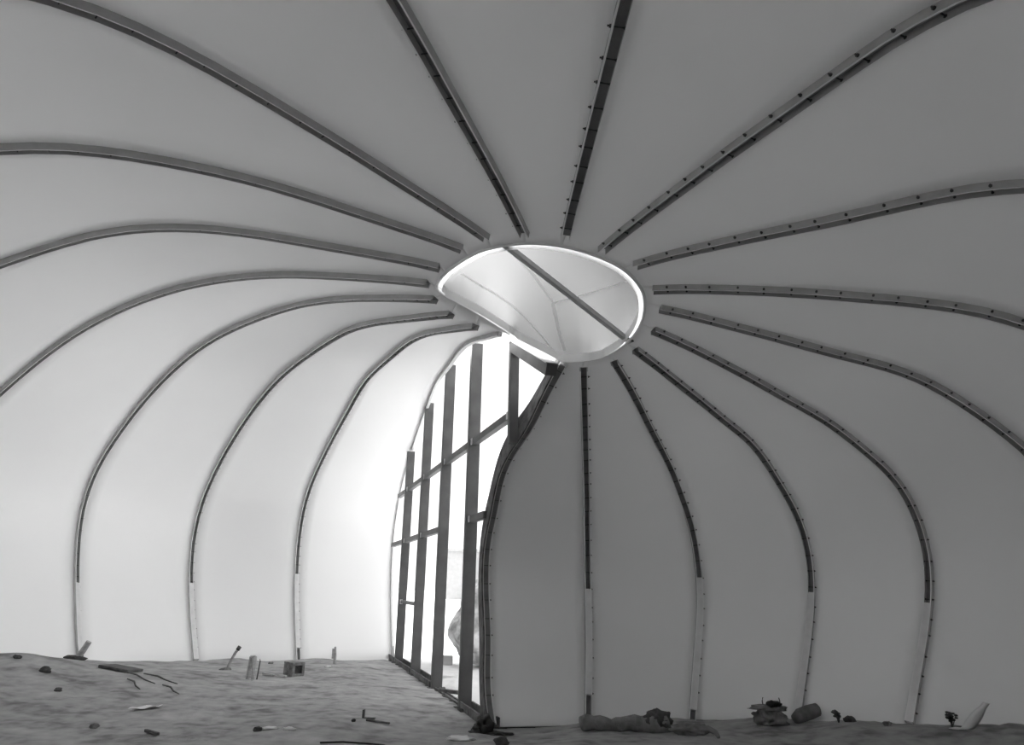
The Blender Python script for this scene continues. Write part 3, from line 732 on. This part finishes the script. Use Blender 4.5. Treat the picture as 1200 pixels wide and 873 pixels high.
# leaning pipe with dark cap
b0 = at(-6.17, 6.85)
bm = bmesh.new(); tube(bm, [(0, 0, -.05), (.05, .0, .12), (.13, .02, .30), (.17, .02, .36)], .026, 10)
p = tag(empty('bent_pipe', tuple(b0)), 'pale pipe leaning out of the earth with a dark tip', 'pipe')
link('pipe', bm, M_wood, p, True)
bm = bmesh.new(); tube(bm, [(.165, .02, .35), (.20, .025, .41)], .036, 10); link('tip', bm, M_darkwood, p, True)
bm = bmesh.new(); blob(bm, (-.02, 0, .0), (.11, .09, .05), 4, .3, 2); link('foot_clod', bm, M_stone, p, True)
# stakes
p = tag(empty('wooden_stake', tuple(at(-5.33, 5.82))), 'pale split stake standing on two legs in the earth', 'stake')
for dx, dy, x2 in ((0, 0, .06), (.17, -.16, .10)):
    bm = bmesh.new(); tube(bm, [(dx, dy, -.06), (dx * .75 + .02, dy * .75, .16), (x2, -.03, .36)], [.028, .034, .045], 7); link('leg', bm, M_wood, p, False)
bm = bmesh.new(); box(bm, (.085, -.03, .36), (.05, .03, .035)); bmesh.ops.bevel(bm, geom=list(bm.edges), offset=.01, segments=1, affect='EDGES'); link('head', bm, M_paper, p)
bm = bmesh.new(); tube(bm, [(0, 0, -.05), (.015, 0, .12), (.03, 0, .30), (.02, .0, .33)], .010, 6)
local('wire_pin', bm, M_darkwood, at(-5.18, 5.87), 'thin dark wire standing upright beside the split stake', 'wire', smooth=True)
bm = bmesh.new(); tube(bm, [(0, 0, -.05), (.0, 0, .17), (-.01, 0, .34)], [.035, .03, .02], 7); box(bm, (-.04, 0, .2), (.03, .015, .1))
local('wooden_stake', bm, M_wood, at(-4.75, 8.95), 'thin pale stake against the bright wall left of the doorway', 'stake')
p = tag(empty('wooden_stake', tuple(at(-8.62, 6.05))), 'short stake leaning at the foot of the third rib on the left', 'stake')
bm = bmesh.new(); tube(bm, [(0, 0, -.05), (.12, .02, .14), (.20, .03, .30)], [.05, .055, .05], 8); link('shaft', bm, M_wood, p, False)
bm = bmesh.new(); blob(bm, (.0, 0, .02), (.22, .14, .06), 8, .4, 2); link('foot_clod', bm, M_darkstone, p, True)
# hollow block: cut pipe lying on its side
p = tag(empty('concrete_block', tuple(at(-4.84, 6.73))), 'small hollow block with a dark open end on the left floor', 'block')
bm = bmesh.new()
for (cx, cz, hx, hz) in ((0, .025, .16, .025), (0, .215, .16, .025), (0, .12, .16, .0)):
    if hz: box(bm, (cx, 0, cz), (hx, .12, hz))
for y in (-.098, .098): box(bm, (0, y, .12), (.16, .022, .075))
link('shell', bm, M_stone, p)
bm = bmesh.new(); box(bm, (.06, 0, .12), (.06, .074, .068)); link('hollow_shade', bm, M_darkstone, p)  # dark box put in for the shade inside the hollow
p.rotation_euler = (0, 0, -.7)
plank('stick', -5.32, 6.48, -5.06, 6.36, .05, .035, M_wood, 'pale stick lying beside the split stake', 'stick')
plank('stick', -5.02, 6.42, -4.82, 6.30, .05, .035, M_wood, 'pale stick lying against the hollow block', 'stick')
# black L bracket
p = tag(empty('angle_bracket', tuple(at(-2.46, 2.65))), 'black angle bracket standing on the floor before the doorway', 'bracket')
bm = bmesh.new(); box(bm, (0, 0, .045), (.010, .03, .055)); link('upright', bm, M_bolt, p)
bm = bmesh.new(); box(bm, (.075, 0, .0), (.075, .03, .010)); link('foot', bm, M_bolt, p)
plank('stick', -2.36, 2.40, -2.06, 2.38, .035, .02, M_kerb, 'thin grey strip lying by the black bracket', 'stick')
bm = bmesh.new(); blob(bm, (0, 0, .012), (.03, .025, .02), 3, .3, 2)
local('stone', bm, M_darkstone, at(-2.5, 2.33), 'tiny dark stone before the black bracket', 'stone', smooth=True)
# scraps
def scrap(x, y, rx, ry, seed, lab, M=M_paper, h=.02):
    bm = bmesh.new(); blob(bm, (0, 0, h * .6), (rx, ry, h), seed, .45, 3, 2.2)
    return local('crumpled_scrap', bm, M, at(x, y), lab, 'scrap', smooth=True)
scrap(-3.29, 1.69, .09, .05, 5, 'pale crumpled scrap touching a dark stone in the foreground')
scrap(-3.04, 1.63, .07, .025, 6, 'thin pale sliver in the foreground right of the pale scrap')
scrap(-1.10, 1.71, .15, .09, 9, 'pale flattened scrap in front of the near right jamb', M_paper, .025)
scrap(-4.6, 8.0, .07, .05, 12, 'tiny white scrap near the bright wall by the doorway')
bm = bmesh.new(); blob(bm, (0, 0, .02), (.05, .04, .035), 13, .3, 3)
local('stone', bm, M_darkstone, at(-3.40, 1.60), 'dark stone touching the pale crumpled scrap', 'stone', smooth=True)
# stones
ST = [(-8.4, 4.3, .06, 'dark stone on the soil mound at the far left', M_darkstone), (-7.66, 3.95, .08, 'dark stone with a pale side left of the dark board', M_darkstone),
      (3.56, 2.72, .07, 'small dark stone at the wall foot right of the rolled sack', M_darkstone), (-0.60, 1.28, .08, 'dark lump at the bottom edge below the near jamb', M_darkstone),
      (-6.9, 3.2, .05, 'small dark stone below the dark-and-pale stone on the left floor', M_darkstone), (-6.0, 8.6, .05, 'pebble by the bright wall behind the leaning pipe', M_stone),
      (-5.3, 1.55, .05, 'pale flake shaped stone in the left foreground', M_stone), (3.85, 2.36, .05, 'pebble at the right wall foot near the white sunlight streak', M_stone)]
for i, (x, y, r, lab, M) in enumerate(ST):
    bm = bmesh.new(); blob(bm, (0, 0, r * .35), (r, r * .8, r * .6), 20 + i, .4, 3, 1.4)
    local('stone', bm, M, at(x, y), lab, 'stone', 'loose stones on the floor', True)
# cable loop
bm = bmesh.new(); tube(bm, [Vector((x, y, .012 + gz(x, y))) for x, y in ((-2.5, 1.05), (-2.3, 1.20), (-2.05, 1.27), (-1.85, 1.18), (-1.72, 1.0), (-1.75, .70))], .010, 7)
one('cable', bm, M_black, 'thin dark cable curving at the bottom edge of the floor', 'cable', smooth=True)
# rod outside the third post
plank('steel_rod', -1.98, 5.70, -1.62, 5.45, .06, .06, M_kerb, 'short rod lying outside the foot of the middle post', 'rod')
# black bag at the near jamb
bm = bmesh.new(); blob(bm, (0, 0, .08), (.12, .11, .12), 31, .5, 4, 1.8, .10); blob(bm, (.20, -.06, .015), (.17, .08, .035), 33, .5, 4, 1.8, .03); blob(bm, (-.07, -.07, .03), (.09, .06, .05), 35, .5, 3, 1.8, .03)
local('crumpled_bag', bm, M_black, at(-0.92, 2.50), 'black crumpled bag at the foot of the near right jamb', 'bag', smooth=True)
# right hand rubbish
p = tag(empty('cloth_roll', tuple(at(.78, 2.42))), 'long dusty cloth roll lying along the foot of the right wall', 'cloth roll')
bm = bmesh.new()
L = []
for i in range(15):
    t_ = i / 14; L.append(Vector((-.50 + t_ * 1.0, .02 * math.sin(i * 1.9) + .12 * t_, .07 + .02 * math.sin(i * .9))))
tube(bm, L, [.085 + .012 * math.sin(i * 2.3) + (.06 * max(0, (i - 9) / 5)) for i in range(15)], 14); link('roll', bm, M_cloth, p, True)
bm = bmesh.new(); blob(bm, (.42, .10, .12), (.16, .12, .11), 41, .5, 4, 1.8); link('bunched_end', bm, M_darkstone, p, True)
bm = bmesh.new()
blob(bm, (0, 0, .05), (.20, .10, .07), 43, .55, 4, 1.7); tube(bm, [(.1, 0, .06), (.2, -.03, .075), (.27, -.1, .05), (.28, -.2, .02)], [.03, .035, .03, .02], 9)
local('crumpled_cloth', bm, M_cloth, at(1.56, 2.30), 'crumpled pale cloth strip right of the long cloth roll', 'cloth', smooth=True)
p = tag(empty('rubbish_heap', tuple(at(2.67, 2.98))), 'dark rubbish heap with a flat piece on top by the right wall', 'heap')
bm = bmesh.new(); blob(bm, (0, 0, .06), (.20, .15, .12), 51, .5, 4, 1.6, .06); link('base', bm, M_cloth, p, True)
bm = bmesh.new(); blob(bm, (-.02, 0, .19), (.22, .12, .035), 53, .5, 3, 1.8); link('flat_piece', bm, M_stone, p, True)
bm = bmesh.new(); blob(bm, (.05, -.03, .23), (.09, .06, .045), 55, .5, 3, 1.8); link('top_lump', bm, M_black, p, True)
for k in (-1, 1):
    bm = bmesh.new(); tube(bm, [(.03 + k * .10, 0, .18), (.03 + k * .11, 0, .27), (.03 + k * .10, 0, .31)], .007, 5); link('wire_end', bm, M_darkwood, p)
p = tag(empty('rolled_sack', tuple(at(3.16, 3.12))), 'small rolled sack with a dark open end by the right wall', 'sack')
bm = bmesh.new(); tube(bm, [(-.16, -.07, .05), (-.08, -.03, .085), (.06, .03, .12), (.17, .06, .15)], [.06, .085, .09, .08], 12); link('roll', bm, M_cloth, p, True)
bm = bmesh.new(); tube(bm, [(.16, .058, .148), (.19, .065, .155)], [.062, .05], 10); link('end_shade', bm, M_black, p, True)  # black plug put in for the shade inside the open roll
# weeds at the right wall foot
def weed(x, y, h, lab, sd):
    q = random.Random(sd); bm = bmesh.new()
    for i in range(9):
        a = q.uniform(0, 6.28); r = q.uniform(.01, .06)
        e = Vector((math.cos(a) * r, math.sin(a) * r * .6, h * q.uniform(.6, 1.0))); tube(bm, [(0, 0, -.02), e * .5 + Vector((.004, 0, 0)), e], [.006, .005, .003], 5)
        for j in range(3): blob(bm, e * (.6 + .18 * j) + Vector((q.uniform(-.02, .02), q.uniform(-.015, .015), 0)), (.022, .018, .013), i * 3 + j, .3, 1)
    return local('weed', bm, M_plant, at(x, y), lab, 'plant')
weed(3.46, 2.82, .14, 'tiny dark weed sprig just right of the rolled sack', 3)
weed(4.40, 1.98, .17, 'dark dry weed tuft beside the bent white sunlight streak', 5)
# white strip added to stand in for a streak of sunlight
p = tag(empty('sunlight_streak', tuple(at(4.50, 1.84))), 'bent white strip standing in for a sunlight streak at the right wall foot', 'strip')
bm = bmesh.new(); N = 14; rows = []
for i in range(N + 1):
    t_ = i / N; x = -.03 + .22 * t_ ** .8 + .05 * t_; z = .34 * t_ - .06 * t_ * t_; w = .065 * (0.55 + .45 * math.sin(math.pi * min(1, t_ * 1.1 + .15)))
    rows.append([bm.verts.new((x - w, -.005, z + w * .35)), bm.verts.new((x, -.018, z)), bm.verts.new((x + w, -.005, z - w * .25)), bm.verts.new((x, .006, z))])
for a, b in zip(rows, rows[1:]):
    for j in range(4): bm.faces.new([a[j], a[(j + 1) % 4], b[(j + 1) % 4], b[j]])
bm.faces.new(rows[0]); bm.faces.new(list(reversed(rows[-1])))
link('streak_body', bm, M_white, p, True)
bm = bmesh.new(); blob(bm, (-.11, -.02, .012), (.10, .03, .012), 61, .3, 3); link('streak_foot', bm, M_white, p, True)

# ================================================================ OUTSIDE
p = tag(empty('boulder', (-1.42, 10.2, -0.12)), 'pale mottled boulder standing outside behind the doorway posts', 'boulder')
bm = bmesh.new()
g = bmesh.ops.create_icosphere(bm, subdivisions=5, radius=1.0)
for v in g['verts']:
    d = v.co.normalized(); tz = (d.z + 1) / 2
    prof_ = [(0, .66), (.10, .78), (.24, 1.0), (.32, 1.08), (.45, 1.02), (.65, .86), (.85, .66), (.95, .50), (1.0, .30)]
    for (a, ra), (b_, rb) in zip(prof_, prof_[1:]):
        if a <= tz <= b_: rr = ra + (rb - ra) * (tz - a) / (b_ - a)
    hxy = math.hypot(d.x, d.y); k = min(1.0, hxy * 2.2)
    n_ = 1 + .11 * noise.fractal(d * 3.0 + Vector((5, 2, 1)), 1.0, 2.0, 5)
    v.co = Vector((d.x / max(hxy, 1e-5) * rr * k * n_, d.y / max(hxy, 1e-5) * rr * k * n_, tz * 2.0 * (1 + .03 * (n_ - 1))))
link('rock', bm, M_pale_stone, p, True)
bm = bmesh.new()
box(bm, (0, 0, .09), (.22, .12, .10)); bmesh.ops.bevel(bm, geom=list(bm.edges), offset=.012, segments=2, affect='EDGES')
local('kerb_block', bm, M_far, Vector((-2.62, 10.2, -.105)), 'small grey block on the pale ground outside behind the middle post', 'block').rotation_euler = (0, 0, .1)
# distant pale hut on the skyline
p = tag(empty('distant_building', (-12.6, 92, -0.1)), 'faint pale building on the skyline seen between the posts', 'building')
bm = bmesh.new(); box(bm, (0, 0, 3.0), (1.9, 3, 3.0)); link('wall', bm, M_hut, p)
bm = bmesh.new(); box(bm, (0, 0, 6.15), (2.1, 3.3, .15)); link('roof', bm, M_hut, p)
bm = bmesh.new(); box(bm, (.6, -3.02, 1.1), (.5, .05, 1.1)); link('door', bm, M_wood, p)
